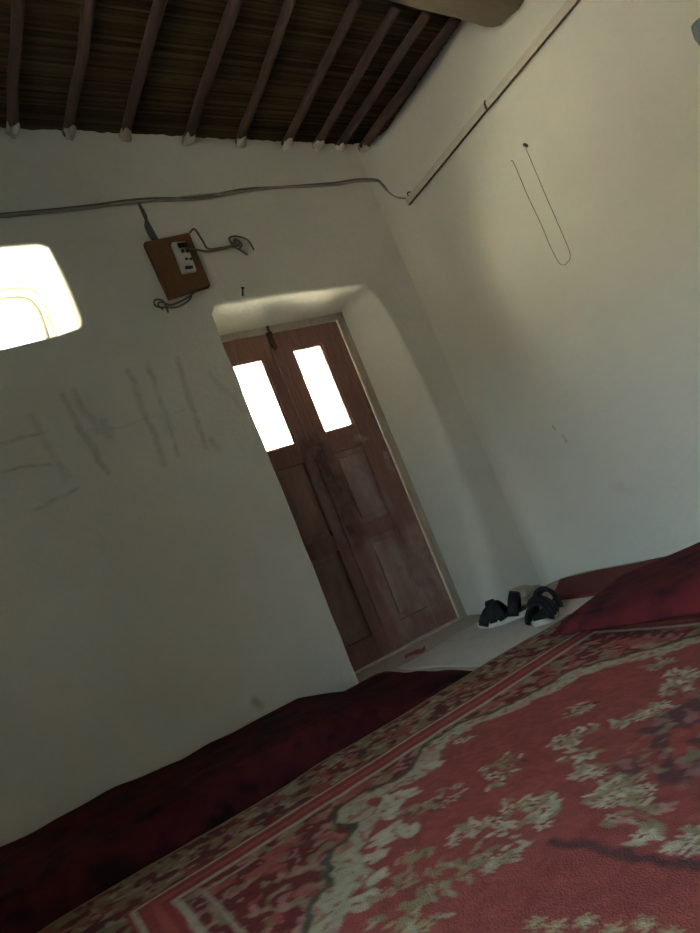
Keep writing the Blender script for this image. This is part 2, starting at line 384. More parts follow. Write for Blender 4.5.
# plaster on the outer side of the wall, with the arched window hole and the doorway
arch = [(-2.52, 1.86), (-2.53, 2.05), (-2.48, 2.17), (-2.38, 2.205), (-2.2, 2.21), (-2.03, 2.203), (-1.98, 2.185), (-1.955, 2.12), (-1.957, 2.0), (-1.965, 1.86)]
arch = resample(arch+[(-2.2, 1.80)]+arch[:1], 70)
vA = [bm.verts.new((x, NYB, z)) for x, z in arch]; vN = [bm.verts.new((x, NYB, z)) for x, z in nb]; vO = [bm.verts.new((x, .5, z)) for x, z in arch]
nbr = resample(nb, 70); vN = [bm.verts.new((x, NYB, z)) for x, z in nbr]
for i in range(69):
    bm.faces.new((vA[i], vA[i+1], vN[i+1], vN[i])); bm.faces.new((vA[i], vO[i], vO[i+1], vA[i+1]))
dout = [(-1.40, -.04), (-1.40, 1.76), (-.50, 1.76), (-.50, -.04)]
a_ = [bm.verts.new((x, .34, z)) for x, z in dout]; b_ = [bm.verts.new((x, .5, z)) for x, z in dout]
for i in range(3): bm.faces.new((a_[i], a_[i+1], b_[i+1], b_[i]))
wall_surface(bm, [(XL-.3, -.04), (-1.40, -.04), (-1.40, 1.76), (-.50, 1.76), (-.50, -.04), (.3, -.04), (.3, 3.2), (XL-.3, 3.2)], [arch[:-1]], .3, lambda x, z: (x, .5, z))
bmesh.ops.remove_doubles(bm, verts=bm.verts[:], dist=2e-5)
wall_back = struct(obj('wall_back', bm, M_A))

bm = bmesh.new()
prof = [(-RC+0*RC, 0)] ; prof = []
for k in range(7):
    a = k/6*PI/2; prof.append((-RC+RC*math.sin(a), -RC+RC*math.cos(a)))
ys = list(np.arange(-RC-.06, YF-.05, -.06)); prof += [(0, y) for y in ys]
zs = list(np.arange(-.03, 2.641, .06))+[2.66]
G = []
for i, (x, y) in enumerate(prof):
    row = []
    for z in zs:
        d = walldisp(y*1.0+5, z, 11)*min(1, max(0, (-RC-y)/.2)) if i > 6 else 0
        zz = z
        if z > 2.65: zz = zc(0)+.03+.008*nz(y*8, 1)
        row.append(bm.verts.new((x+d, y, zz)))
    G.append(row)
for a, b in zip(G, G[1:]):
    for k in range(len(zs)-1): bm.faces.new((a[k], b[k], b[k+1], a[k+1]))
box(bm, (.22, (YF+.52)/2-.1, 1.6), (.2, .52-YF+.2, 3.2))
struct(obj('wall_right', bm, M_B))
bm = bmesh.new()
hole = [(OPEN_Y0, OPEN_Z0), (OPEN_Y1, OPEN_Z0), (OPEN_Y1, OPEN_Z1), (OPEN_Y0, OPEN_Z1)]
outr = [(YF-.05, -.03), (.05, -.03), (.05, 3.1), (YF-.05, 3.1)]
wall_surface(bm, outr, [hole], .25, lambda y, z: (XL, y, z)); wall_surface(bm, outr, [hole], .25, lambda y, z: (XL-TD, y, z))
p1 = [bm.verts.new((XL, *h)) for h in hole]; p2 = [bm.verts.new((XL-TD, *h)) for h in hole]
for i in range(4): bm.faces.new((p1[i], p1[(i+1) % 4], p2[(i+1) % 4], p2[i]))
struct(obj('wall_left', bm, M_W, smooth=False))
bm = bmesh.new(); box(bm, ((XL)/2, YF-.1, 1.55), (-XL+.4, .2, 3.2)); struct(obj('wall_front', bm, M_W, smooth=False))
bm = bmesh.new(); box(bm, (XL/2, (YF+.5)/2, -.055), (-XL+2.8, .5-YF+.2, .11)); struct(obj('floor', bm, M_cement, smooth=False))
bm = bmesh.new(); box(bm, (-2, 0, -.2), (60, 60, .1)); struct(obj('ground', bm, M_earth, smooth=False))
bm = bmesh.new(); box(bm, (-9.4, -2.5, 1.05), (.3, 30, 2.6)); struct(obj('wall_sky_block', bm, M_skyblock, smooth=False))  # unseen wall added to cut the low sky seen through the left opening
bm = bmesh.new(); box(bm, (-2, 5.4, 1.3), (22, .3, 3.4)); struct(obj('wall_bounce', bm, M_bounce, smooth=False))  # added outside to bounce sunlight in through the door panes

# ---------------------------------------------------------------- ceiling of reeds, rafters and the log
bm = bmesh.new()
y = .02; xs = np.arange(XL-.05, .0001, .12)
while y > YF:
    fine = y > -1.5
    d = random.uniform(.008, .013) if fine else .04
    ph = random.uniform(0, 90); rr = d*.56
    rows = []
    for x in list(xs)+[-.005]:
        dz = .005*nz(x*1.7, ph)+.004*nz(x*.6, y*3); dy = .004*nz(x*1.1, ph+40)
        z0 = zc(x)+.012+dz
        rows.append([bm.verts.new((x, y-d/2+dy+math.cos(a)*rr, z0-math.sin(a)*rr)) for a in (0, PI/4, PI/2, 3*PI/4, PI)])
    for a, b in zip(rows, rows[1:]):
        for k in range(4): bm.faces.new((a[k], a[k+1], b[k+1], b[k]))
    y -= d
ceil = struct(obj('ceiling', bm, M_reed))
bm = bmesh.new()   # the mud roof carried by the mat
vs = [bm.verts.new(q) for q in [(XL-1.6, .6, zc(XL-1.6)+.03), (.3, .6, zc(.3)+.03), (.3, YF-.2, zc(.3)+.03), (XL-1.6, YF-.2, zc(XL-1.6)+.03)]]
vt = [bm.verts.new(v.co+Vector((0, 0, .25))) for v in vs]
bm.faces.new(vs); bm.faces.new(vt)
for i in range(4): bm.faces.new((vs[i], vs[(i+1) % 4], vt[(i+1) % 4], vt[i]))
struct(obj('roof', bm, M_ceilback, smooth=False))

LOGY, LOGR = -1.12, .23
def logz(x): return 2.61 + .15*(-x)
raf = [(-1.905, -1.88), (-1.68, -1.645), (-1.44, -1.405), (-1.14, -1.125), (-.865, -.905), (-.605, -.615), (-.42, -.415), (-.275, -.25), (-.125, -.085)]
where = ['ninth from the right wall', 'eighth from the right wall', 'seventh from the right wall',
         'sixth from the right wall', 'fifth from the right wall', 'fourth from the right wall',
         'third from the right wall', 'second from the right wall', 'closest to the right wall']
for i, (xa, xb) in enumerate(raf):
    t = empty('rafter_pole', (xa, .0, zc(xa)-.03))
    tag(t, 'reddish brown ceiling pole under the reeds, '+where[i], 'rafter', 'rafter poles under the reed ceiling')
    bm = bmesh.new(); pts = []; rs = []
    r0_ = .021+.005*random.random(); ph = random.random()*50
    yend = LOGY+LOGR*1.13
    for k in range(15):
        f = k/14; yy = -.004+(yend+.004)*f; x = xa+(xb-xa)*f+.008*nz(f*3, ph)
        pts.append((x-xa, yy, zc(x)-.004-r0_-(zc(xa)-.03)+.003*nz(f*3, ph+9))); rs.append(r0_*(1+.10*nz(f*5, ph+3)))
    tube(bm, pts, rs, 10, .12); obj('pole', bm, M_pole, t)
    bm = bmesh.new(); bmesh.ops.create_icosphere(bm, subdivisions=3, radius=1)
    sx = r0_*1.35; 
    for v in bm.verts:
        n_ = 1+.6*nz(v.co.x*1.5+ph, v.co.y*1.5, v.co.z*1.5)
        v.co = Vector((v.co.x*sx*.8*n_, -.030+v.co.y*.045*n_, -.010+v.co.z*.020*n_))
    d_ = obj('plaster_daub', bm, M_daub, t); d_['label'] = 'pale plaster smear at the wall end'
bm = bmesh.new(); pts = []; rs = []
for k in range(25):
    x = -.004-(4.2)*k/24; pts.append((x, LOGY+.02*nz(x*.8, 3), logz(x)+.015*nz(x*.9, 8))); rs.append(LOGR*(1+.05*nz(x*1.2, 1)))
tube(bm, pts, rs, 28, .05)
log = tag(obj('support_log', bm, M_log), 'thick round ceiling log set into the right wall at the top', 'log')

# ---------------------------------------------------------------- door
door = struct(empty('door_1', (-.96, DY, 0)))
def dobj(name, bm, m, parent, smooth=False): 
    o = obj(name, bm, m, parent, smooth)
    if parent is door: o.matrix_parent_inverse = Matrix.Translation((.96, -DY, 0))
    return o
bm = bmesh.new()
box(bm, (-.500, .305, .87), (.078, .09, 1.80), bevel=.006); box(bm, (-1.415, .305, .87), (.078, .09, 1.80), bevel=.006)
box(bm, (-.957, .305, 1.765), (1.02, .09, .060), bevel=.005)
dobj('door_frame', bm, M_frame, door)
bm = bmesh.new(); box(bm, (-.957, .300, -.008), (.84, .10, .034), bevel=.004); dobj('threshold', bm, M_frame, door)
LY = .285; TH = .04
def leaf(x0, x1, px0, px1, pt, pb):
    """x0..x1 leaf, px0..px1 glazed opening from pb to pt"""
    zt, zb = 1.732, .012
    bm = bmesh.new()
    box(bm, ((x0+px0)/2, LY, (zt+zb)/2), (px0-x0, TH, zt-zb), bevel=.004); box(bm, ((x1+px1)/2, LY, (zt+zb)/2), (x1-px1, TH, zt-zb), bevel=.004)
    rails = [(pt, zt), (1.035, pb), (.565, .645), (zb, .13)]
    for a, b in rails: box(bm, ((px0+px1)/2, LY+.001, (a+b)/2), (px1-px0+.004, TH-.003, b-a), bevel=.003)
    lf = dobj('door_leaf', bm, M_door, door)
    for a, b in ((.645, 1.035), (.13, .565)):
        bm = bmesh.new(); cx = (px0+px1)/2; wd = px1-px0
        box(bm, (cx, LY+.012, (a+b)/2), (wd+.01, .012, b-a+.01)); box(bm, (cx, LY+.004, (a+b)/2), (wd-.05, .014, b-a-.06), bevel=.006)
        o = obj('panel', bm, M_doorpan, lf, False)
    bm = bmesh.new(); box(bm, ((px0+px1)/2, LY+.008, (pt+pb)/2), (px1-px0+.008, .003, pt-pb+.008)); obj('glass_pane', bm, M_glass, lf, False)
    bm = bmesh.new()
    for xx in (px0+.004, px1-.004): box(bm, (xx, LY-.006, (pt+pb)/2), (.010, .014, pt-pb), bevel=.002)
    for zz in (pt-.004, pb+.004): box(bm, ((px0+px1)/2, LY-.006, zz), (px1-px0, .014, .010), bevel=.002)
    obj('glazing_bead', bm, M_door, lf, False)
    return lf
lfR = leaf(-.957, -.545, -.872, -.685, 1.625, 1.148)
lfL = leaf(-1.373, -.961, -1.240, -1.048, 1.612, 1.136)
bm = bmesh.new(); box(bm, (-.959, LY-.028, .88), (.055, .018, 1.68), bevel=.004); obj('meeting_strip', bm, M_door, lfR, False)
bm = bmesh.new()   # bolt and hasp at the head of the leaves
box(bm, (-.97, LY-.030, 1.69), (.035, .014, .09), bevel=.003)
tube(bm, [(-.97, LY-.04, 1.64), (-.97, LY-.04, 1.765)], .007, 8)
tube(bm, catmull([(-.985, LY-.04, 1.70), (-1.0, LY-.06, 1.66), (-.985, LY-.055, 1.63), (-.965, LY-.045, 1.645)]), .004, 6)
dobj('bolt', bm, M_iron, door, True)

# ---------------------------------------------------------------- window at the back of the niche
win = struct(empty('window_1', (-2.2, .43, 1.8)))
bm = bmesh.new(); ap = [(x, .44, z) for x, z in resample(arch[:-1], 60)]
cen = Vector((-2.24, .44, 2.0))
tube(bm, [Vector(p)+(cen-Vector(p))*.03 for p in ap], .013, 8)
f_ = obj('window_frame', bm, mat('grey_frame', (.38, .36, .34), .8), win); f_.matrix_parent_inverse = Matrix.Translation((2.2, -.43, -1.8))

# ---------------------------------------------------------------- wires, batten, fuse board
def cable(name, paths, r, mats, label, cat, base):
    t = empty(name, base); tag(t, label, cat)
    for i, p in enumerate(paths):
        bm = bmesh.new(); tube(bm, [Vector(q)-Vector(base) for q in catmull(p, 8)], r[i] if isinstance(r, list) else r, 7)
        obj('wire', bm, mats[i % len(mats)], t)
    return t
main = [(-2.6, 2.30), (-2.35, 2.315), (-2.067, 2.324), (-1.75, 2.335), (-1.479, 2.346), (-1.2, 2.352), (-.95, 2.368), (-.739, 2.378), (-.42, 2.372), (-.25, 2.39), (-.126, 2.386)]
def strand(ph, off):
    return [(x+.01*nz(i*.9, ph), -.014-.006*abs(nz(i*1.3, ph+3)), z+off+.014*nz(i*1.1, ph+7)) for i, (x, z) in enumerate(main)]
drop = [(-.126, -.016, 2.388), (-.095, -.018, 2.35), (-.075, -.02, 2.29), (-.05, -.03, 2.25), (-.03, -.06, 2.222), (-.022, -.085, 2.205)]
drop2 = [(-.14, -.016, 2.38), (-.11, -.016, 2.37), (-.085, -.02, 2.31), (-.06, -.035, 2.262), (-.03, -.07, 2.225), (-.02, -.09, 2.21)]
cable('cable_bundle', [strand(0, .008)[:-1]+drop, strand(20, -.006)[:-1]+drop2, strand(40, .0)], [.005, .0045, .0055], [M_wire, M_wire2, M_wire2],
      'slack bundle of brown wires running along the back wall below the ceiling', 'cable', (-1.3, -.012, 2.35))
t = empty('wooden_batten', (0, -.9, 2.2)); tag(t, 'long wooden batten with whitewashed face sloping up along the right wall', 'batten')
def batt(y0, y1, z0, z1):
    bm = bmesh.new(); n = 24
    R = []
    for k in range(n+1):
        f = k/n; y = y0+(y1-y0)*f; z = z0+(z1-z0)*f; a = .002*nz(y*6, 4); b = .002*nz(y*7, 14)
        xw = -.0105
        R.append([bm.verts.new((xw-.010+0, y+.9, z-.018+a-2.2)), bm.verts.new((xw-.028, y+.9, z-.018+a-2.2)), bm.verts.new((xw-.028+b, y+.9, z+.020+b-2.2)), bm.verts.new((xw-.010, y+.9, z+.022-2.2))])
    for a, b in zip(R, R[1:]):
        for k in range(4):
            f = bm.faces.new((a[k], a[(k+1) % 4], b[(k+1) % 4], b[k])); f.material_index = 1 if k == 0 else 0
    f1 = bm.faces.new(R[0]); f2 = bm.faces.new(R[-1][::-1]); f1.material_index = f2.material_index = 1
    obj('batten_length', bm, [M_batt, M_battb], t, False)
batt(-.075, -.78, 2.197, 2.206); batt(-.785, -2.3, 2.204, 2.215)
for pts in ([(-.035, -.10+.9, .012), (-.045, -.115+.9, .03), (-.035, -.13+.9, .022)], [(-.035, -.775+.9, -.012), (-.047, -.785+.9, .01), (-.036, -.79+.9, .026)]):
    bm = bmesh.new(); tube(bm, catmull(pts), .0035, 6); obj('tie_wire', bm, M_wire, t)

fb = empty('fuse_board', (-1.43, -.03, 2.0)); tag(fb, 'square brown wooden fuse board hung on the back wall left of the door', 'fuse board')
bm = bmesh.new()
pts = [(-1.542, 2.133), (-1.322, 2.158), (-1.318, 1.888), (-1.526, 1.856)]
lo = [bm.verts.new((x+1.43, .018, z-2.0)) for x, z in pts]; hi = [bm.verts.new((x+1.43, -.012, z-2.0)) for x, z in pts]
bm.faces.new(lo); bm.faces.new(hi)
for i in range(4): bm.faces.new((lo[i], lo[(i+1) % 4], hi[(i+1) % 4], hi[i]))
bmesh.ops.bevel(bm, geom=bm.edges[:], offset=.003, segments=2, affect='EDGES'); obj('board', bm, M_board, fb, False)
bm = bmesh.new(); box(bm, (.030, -.026, .028), (.068, .026, .15), bevel=.006)
sw = obj('switch_plate', bm, M_white, fb, False); sw['label'] = 'white switch plate with dark openings'
for (x, z, a, b) in ((.040, .080, .044, .022), (.030, .052, .013, .014), (.052, .050, .013, .014), (.034, .012, .011, .008), (.054, .010, .011, .008), (.030, -.030, .035, .012)):
    bm = bmesh.new(); box(bm, (x, -.042, z), (a, .012, b), bevel=.002); obj('toggle', bm, M_black, sw, False)
bm = bmesh.new()
for k in range(4): tube(bm, catmull([(-.05-.006*k, -.008, .14-.0), (-.046-.007*k, .008, .17), (-.05-.006*k, .014, .22), (-.058+.002*k, .012, .27), (-.06, .012, .335)], 6), .0065, 6)
obj('feed_cable', bm, M_wired, fb)
def P(x, z, y=-.0): return (x+1.43, y+.0, z-2.0)
for i, (pts, m) in enumerate([([P(-1.325, 2.15, -.02), P(-1.30, 2.16, -.03), P(-1.28, 2.11, -.02), P(-1.258, 2.075, .0), P(-1.19, 2.078, .012), P(-1.126, 2.085, .01), P(-1.10, 2.105, 0)], M_wirer),
                              ([P(-1.385, 2.06, -.05), P(-1.32, 2.055, -.03), P(-1.26, 2.06, .0), P(-1.19, 2.07, .010), P(-1.13, 2.075, .008), P(-1.095, 2.04, 0), P(-1.075, 2.02, 0)], M_wire),
                              ([P(-1.13, 2.08, 0), P(-1.14, 2.11, -.01), P(-1.10, 2.115, -.012), P(-1.05, 2.095, -.006), P(-1.035, 2.06, 0), P(-1.03, 2.045, .006)], M_wirer),
                              ([P(-1.13, 2.075, 0), P(-1.115, 2.10, -.015), P(-1.09, 2.07, -.012), P(-1.105, 2.055, 0), P(-1.085, 2.035, .002)], M_wired)]):
    bm = bmesh.new(); tube(bm, catmull(pts, 6), .0045, 6); obj('loose_wire', bm, m, fb)
bm = bmesh.new(); tube(bm, [Vector(P(-1.135, 2.082, 0)), Vector(P(-1.095, 2.078, 0))], [.012, .009], 8); obj('wire_joint', bm, M_wired, fb)
for pts in ([P(-1.41, 1.875, .0), P(-1.44, 1.835, -.005), P(-1.50, 1.815, .004), P(-1.55, 1.825, .01), P(-1.59, 1.835, .006), P(-1.585, 1.862, .004), P(-1.55, 1.855, .008), P(-1.545, 1.80, .01)],
            [P(-1.40, 1.872, .004), P(-1.45, 1.845, -.004), P(-1.52, 1.83, .004), P(-1.56, 1.85, .006), P(-1.58, 1.84, .004), P(-1.565, 1.815, .006)]):
    bm = bmesh.new(); tube(bm, catmull(pts, 6), .004, 6); obj('loose_wire', bm, M_wired, fb)

def nail(loc, d, label, r=.004, ln=.05):
    bm = bmesh.new(); d = Vector(d).normalized()
    tube(bm, [Vector((0, 0, 0))-d*.01, d*ln], r, 8); tube(bm, [d*ln, d*(ln+.004)], r*2, 8)
    o = obj('nail', bm, M_iron); o.location = loc; tag(o, label, 'nail'); return o
nail((-1.165, -.001, 1.835), (0, -.7, .6), 'small dark nail standing out just above the doorway', .0045, .035)
t = empty('hanging_string', (0, -.82, 1.92)); tag(t, 'thin dark loop of string hanging down the right wall', 'string')
def SB(y, z, x=-.016): return (x, y+.82, z-1.92)
bm = bmesh.new()
tube(bm, catmull([SB(-.765, 1.925), SB(-.775, 1.905), SB(-.770, 1.75), SB(-.772, 1.60), SB(-.768, 1.49), SB(-.772, 1.40), SB(-.79, 1.372), SB(-.815, 1.372), SB(-.843, 1.395), SB(-.85, 1.50), SB(-.853, 1.65), SB(-.858, 1.8), SB(-.862, 1.915)], 8), .0014, 6); obj('loop', bm, M_string, t)
bm = bmesh.new(); tube(bm, [SB(-.863, 1.925, .0), SB(-.868, 1.93, -.025)], .007, 8); obj('peg', bm, M_iron, t)
bm = bmesh.new()
for k in range(14):
    f = k/13
cl = bmesh.new(); R = []
for k in range(10):
    z = 1.78-.008*k-.001*k*k; row = []
    for j in range(7): row.append(cl.verts.new((-.02-.012*math.sin(j*1.3+k*.3), -1.632-.02*j-.002*abs(k-4), z)))
    R.append(row)
for a, b in zip(R, R[1:]):
    for j in range(6): cl.faces.new((a[j], a[j+1], b[j+1], b[j]))
bm.free(); o = obj('hanging_rag', cl, M_cloth); so = o.modifiers.new('t', 'SOLIDIFY'); so.thickness = .006
tag(o, 'scrap of grey blue cloth on the right wall at the picture edge', 'cloth')

# ---------------------------------------------------------------- floor cloths, mattresses
def slab(name, f, ns, nt_, m, label, cat, h0=.0):
    """closed padded sheet; f(s,t)->(x,y,ztop)"""
    bm = bmesh.new(); T = []; Bo = []
    for i in range(ns+1):
        r1 = []; r2 = []
        for j in range(nt_+1):
            x, y, z = f(i/ns, j/nt_); r1.append(bm.verts.new((x, y, z))); r2.append(bm.verts.new((x, y, h0)))
        T.append(r1); Bo.append(r2)
    for i in range(ns):
        for j in range(nt_):
            bm.faces.new((T[i][j], T[i+1][j], T[i+1][j+1], T[i][j+1])); bm.faces.new((Bo[i][j], Bo[i][j+1], Bo[i+1][j+1], Bo[i+1][j]))
    for i in range(ns):
        for j in (0, nt_):
            bm.faces.new((T[i][j], T[i+1][j], Bo[i+1][j], Bo[i][j]))
    for j in range(nt_):
        for i in (0, ns): bm.faces.new((T[i][j], T[i][j+1], Bo[i][j+1], Bo[i][j]))
    o = obj(name, bm, m); tag(o, label, cat); return o
def bil(q, s, t):
    a, b, c, d = [Vector((*p, 0)) for p in q]; p = a.lerp(b, s).lerp(d.lerp(c, s), t); return p.x, p.y
def edge(t, w_): 
    d = min(t, 1-t)/w_
    return 1 if d >= 1 else math.sqrt(max(0, 1-(1-d)**2))
def fsheet(s, t):
    x, y = bil([(-1.16, -.06), (-.50, -.01), (-.20, -.72), (-1.16, -.69)], s, t)
    x += .02*nz(s*9, t*3, 2)*(1 if 0 else 1); y += .018*nz(s*8, t*7, 5)
    return x, y, .005+.004*max(0, nz(x*5, y*5, 1))+.003*max(0, nz(x*14, y*14, 6))
slab('floor_sheet', fsheet, 40, 40, M_sheet, 'thin pale sheet spread on the floor in front of the door', 'sheet', .001)
def fquilt(s, t):
    x, y = bil([(-.49, -.375), (-.13, -.10), (-.03, -1.5), (-.50, -1.5)], s, t)
    x += .012*nz(s*5, t*9, 4); y += .02*nz(s*5, t*5, 14)
    return x, y, .012+(.011+.008*nz(x*4, y*4, 3))*edge(s, .12)*min(1, edge(t, .05)+.0)+.004*s*edge(s, .12)
slab('floor_quilt', fquilt, 24, 60, M_quilt, 'thin plain red quilt lying along the foot of the right wall', 'quilt', .008)
def fmatA(s, t):
    x = -4.1+2.885*s; y = -.015-.65*t
    x += .03*nz(t*4, 3)*(s > .95); y += .02*nz(x*2.2, 1)*t
    hb = .105 if x < -1.95 else .105-.02*(x+1.95)/.4 if x < -1.62 else max(.024, .085-.075*(x+1.62)/.24)
    h = hb*(1+.12*nz(x*3.1, y*3.1, 2)) + .012*nz(x*7, y*7, 5)*(hb/.1)
    h *= max(.12, edge(t, .16) if t > .5 else max(.75, edge(t, .10)))
    h *= max(.2, edge(s, .012) if s > .5 else 1)
    return x, y, max(.010, h)
slab('mattress', fmatA, 130, 30, M_velA, 'long dark red patterned floor mattress against the back wall left of the door', 'mattress', .004)
def fmatB(s, t):
    # s along the end edge from the rug side to the wall, t towards the camera side
    x, y = bil([(-1.0, -.90), (-.44, -.77), (-.05, -3.6), (-.90, -3.6)], s, 0)[0], 0
    xl = -1.035+.09*min(1, t*5); xr = -.50+.44*min(1, t*7)
    x = xl+(xr-xl)*s; ye = -.90+.14*s+.0*s; y = ye+(-3.7-ye)*t
    x += .012*nz(t*30, 2)*(1-s)
    h = .035+.085*min(1, t*5.0)
    h *= (1+.18*nz(x*4, y*4, 8))
    h *= max(.15, edge(s, .14) if s < .5 else max(.55, edge(s, .1)))*max(.25, min(1, edge(min(t, .5), .02)))
    return x, y, .046+max(.004, h*.75)
MB = slab('mattress', fmatB, 36, 130, M_velB, 'lumpy crimson patterned floor mattress beside the rug along the right wall', 'mattress', .046)
bm = bmesh.new(); R = []
for k in range(6):
    R.append([bm.verts.new((.02*k-.05, .03*j-.03+.004*nz(k, j, 2)+.01*math.sin(k), .004+.012*max(0, nz(k*.9, j*.9, 5)))) for j in range(3)])
for a, b in zip(R, R[1:]):
    for j in range(2): bm.faces.new((a[j], a[j+1], b[j+1], b[j]))
o = obj('cloth_scrap', bm, M_scrap); o.modifiers.new('t', 'SOLIDIFY').thickness = .004; o.location = (-1.03, -.02, .012); o.rotation_euler = (0, 0, -.6)
tag(o, 'small rust red rag scrap on the floor before the door', 'rag')

# ---------------------------------------------------------------- patterned rug
X0, X1, Y1, Y0 = -2.86, -.73, -.70, -3.55
CX = (X0+X1)/2
ga = np.concatenate([np.arange(X0, X1, .0055), [X1]])
gy = np.concatenate([np.arange(Y1, -2.15, -.0055), np.arange(-2.15, Y0, -.03), [Y0]])
GX, GY = np.meshgrid(ga, gy, indexing='ij')
def vnoise(x, y, s, seed):
    """smooth value noise on arrays"""
    r = np.random.default_rng(seed); T = r.random((256, 256)); u = x*s+100; v = y*s+100
    iu = np.floor(u).astype(int); iv = np.floor(v).astype(int); fu = u-iu; fv = v-iv; fu = fu*fu*(3-2*fu); fv = fv*fv*(3-2*fv)
    g = lambda a, b: T[a % 256, b % 256]
    return (g(iu, iv)*(1-fu)+g(iu+1, iv)*fu)*(1-fv)+(g(iu, iv+1)*(1-fu)+g(iu+1, iv+1)*fu)*fv
WX = GX+.014*(vnoise(GX, GY, 14, 1)-.5)+.018*(vnoise(GX, GY, 45, 4)-.5); WY = GY+.014*(vnoise(GX, GY, 14, 2)-.5)+.018*(vnoise(GX, GY, 45, 5)-.5)
col = np.empty(GX.shape+(3,))
RED, RED2 = np.array((.25, .060, .050)), np.array((.195, .047, .041))
CREAM, OLIVE, DGREEN, MAROON, PURP, PINK = np.array((.42, .37, .27)), np.array((.20, .165, .09)), np.array((.055, .06, .04)), np.array((.13, .026, .026)), np.array((.085, .04, .045)), np.array((.34, .17, .15))
n1 = vnoise(GX, GY, 30, 3)[..., None]
col[:] = RED*(n1)+RED2*(1-n1)
def put(mask, c, a=1.0):
    mm = np.clip(mask, 0, 1)[..., None]*a; col[:] = col*(1-mm)+np.array(c)*mm
def soft(d, w_): return np.clip(.5-d/w_, 0, 1)
def polyd(pts):
    D = np.full(GX.shape, 9.)
    for (ax, ay), (bx, by) in zip(pts, pts[1:]):
        dx, dy = bx-ax, by-ay; h = np.clip(((WX-ax)*dx+(WY-ay)*dy)/(dx*dx+dy*dy+1e-12), 0, 1)
        D = np.minimum(D, np.hypot(WX-ax-h*dx, WY-ay-h*dy))
    return D
def blob(cx, cy, rx, ry, a, c, al=1.0):
    m = (np.abs(GX-cx) < rx+ry) & (np.abs(GY-cy) < rx+ry)
    if not m.any(): return
    dx, dy = GX[m]-cx, GY[m]-cy; ca, sa = math.cos(a), math.sin(a)
    d = np.hypot((dx*ca+dy*sa)/rx, (-dx*sa+dy*ca)/ry); k = np.clip((1.15-d)/.3, 0, 1)[:, None]*al
    col[m] = col[m]*(1-k)+np.array(c)*k
R_ = random.Random(3)
def flower(cx, cy, r, pet=CREAM, core=MAROON, n=6):
    a0 = R_.random()*6
    for k in range(n):
        a = a0+2*PI*k/n; blob(cx+math.cos(a)*r*.62, cy+math.sin(a)*r*.62, r*.40, r*.22, a, pet*R_.uniform(.75, 1.0), .8)
    blob(cx, cy, r*.27, r*.27, 0, core)
def spray(cx, cy, r, n, pets, leafc=OLIVE):
    for k in range(int(n*1.35)):
        a = R_.random()*2*PI; d = r*math.sqrt(R_.random()); x, y = cx+math.cos(a)*d, cy+math.sin(a)*d
        q = R_.random(); c = pets[int(R_.random()*len(pets))]
        if q < .8: blob(x, y, .016*R_.uniform(.6, 1.3), .0055, R_.random()*PI, c*R_.uniform(.7, 1.0), .8)
        else: flower(x, y, R_.uniform(.014, .020), c, MAROON if R_.random() < .6 else OLIVE)
    for k in range(n//2):
        a = R_.random()*2*PI; d = r*math.sqrt(R_.random()); blob(cx+math.cos(a)*d, cy+math.sin(a)*d, .017, .007, R_.random()*PI, leafc, .8)
# field spandrel between the stripes and the wavy cream band
SX0, SX1, SY = -2.377, -.944, -1.0
half = [(-.80, -1.02), (-.68, -1.055), (-.55, -1.09), (-.42, -1.08), (-.335, -1.10), (-.32, -1.19), (-.25, -1.15), (-.12, -1.07), (0, -1.06)]
band = [(-2.45, -1.62), (-2.36, -1.60), (-2.29, -1.53), (-2.227, -1.47), (-2.175, -1.41), (-2.13, -1.39), (-2.115, -1.34), (-2.085, -1.285), (-2.054, -1.285), (-2.02, -1.24), (-1.985, -1.21), (-1.985, -1.14), (-1.968, -1.10),
        (-1.92, -1.10), (-1.879, -1.143), (-1.80, -1.155), (-1.74, -1.12), (-1.685, -1.075), (-1.60, -1.075), (-1.555, -1.085), (-1.498, -1.127), (-1.414, -1.153), (-1.328, -1.184), (-1.25, -1.20), (-1.21, -1.25), (-1.174, -1.302),
        (-1.13, -1.37), (-1.08, -1.42), (-1.03, -1.50), (-.99, -1.62), (-.90, -1.66)]
bx = np.array([p[0] for p in band]); by = np.array([p[1] for p in band])
yb_ = np.interp(WX, bx, by)
span = (WY > yb_) & (WY < SY-.005) & (WX > SX0) & (WX < SX1)
vn = vnoise(WX, WY, 42, 11); vn2 = vnoise(WX, WY, 60, 12)
put(span*1.0, MAROON*.95)
put(span*np.clip((vn-.5)*6, 0, 1), OLIVE, .75); put(span*np.clip((vn2-.62)*7, 0, 1), PINK, .65); put(span*np.clip((vnoise(WX, WY, 26, 17)-.62)*7, 0, 1), RED*1.1, .8)
D = polyd(band)
thick = .022+.018*vnoise(WX, WY, 9, 21)
put(soft(D-thick, .010), CREAM*.70)
put(soft(D-thick, .01)*np.clip((vnoise(WX, WY, 85, 71)-.45)*5, 0, 1), OLIVE*1.5, .6); put(soft(D-thick, .01)*np.clip((vnoise(WX, WY, 70, 72)-.62)*7, 0, 1), RED, .7); put(soft(D-thick, .01)*np.clip((vn-.66)*6, 0, 1), PINK, .7)
above = (WY > yb_+.0)
put(soft(np.abs(D-thick-.010)-.007, .006)*above, DGREEN, .9)
# extra cream frills below the band
for (x, y) in ((-1.90, -1.19), (-1.87, -1.22), (-1.93, -1.22), (-1.96, -1.26), (-2.03, -1.34), (-2.0, -1.31), (-2.07, -1.37), (-2.10, -1.44), (-2.15, -1.47), (-1.75, -1.16), (-1.98, -1.36)):
    for k in range(5): blob(x+R_.uniform(-.02, .02), y+R_.uniform(-.02, .02), .022, .010, R_.random()*PI, CREAM*.85, .8)
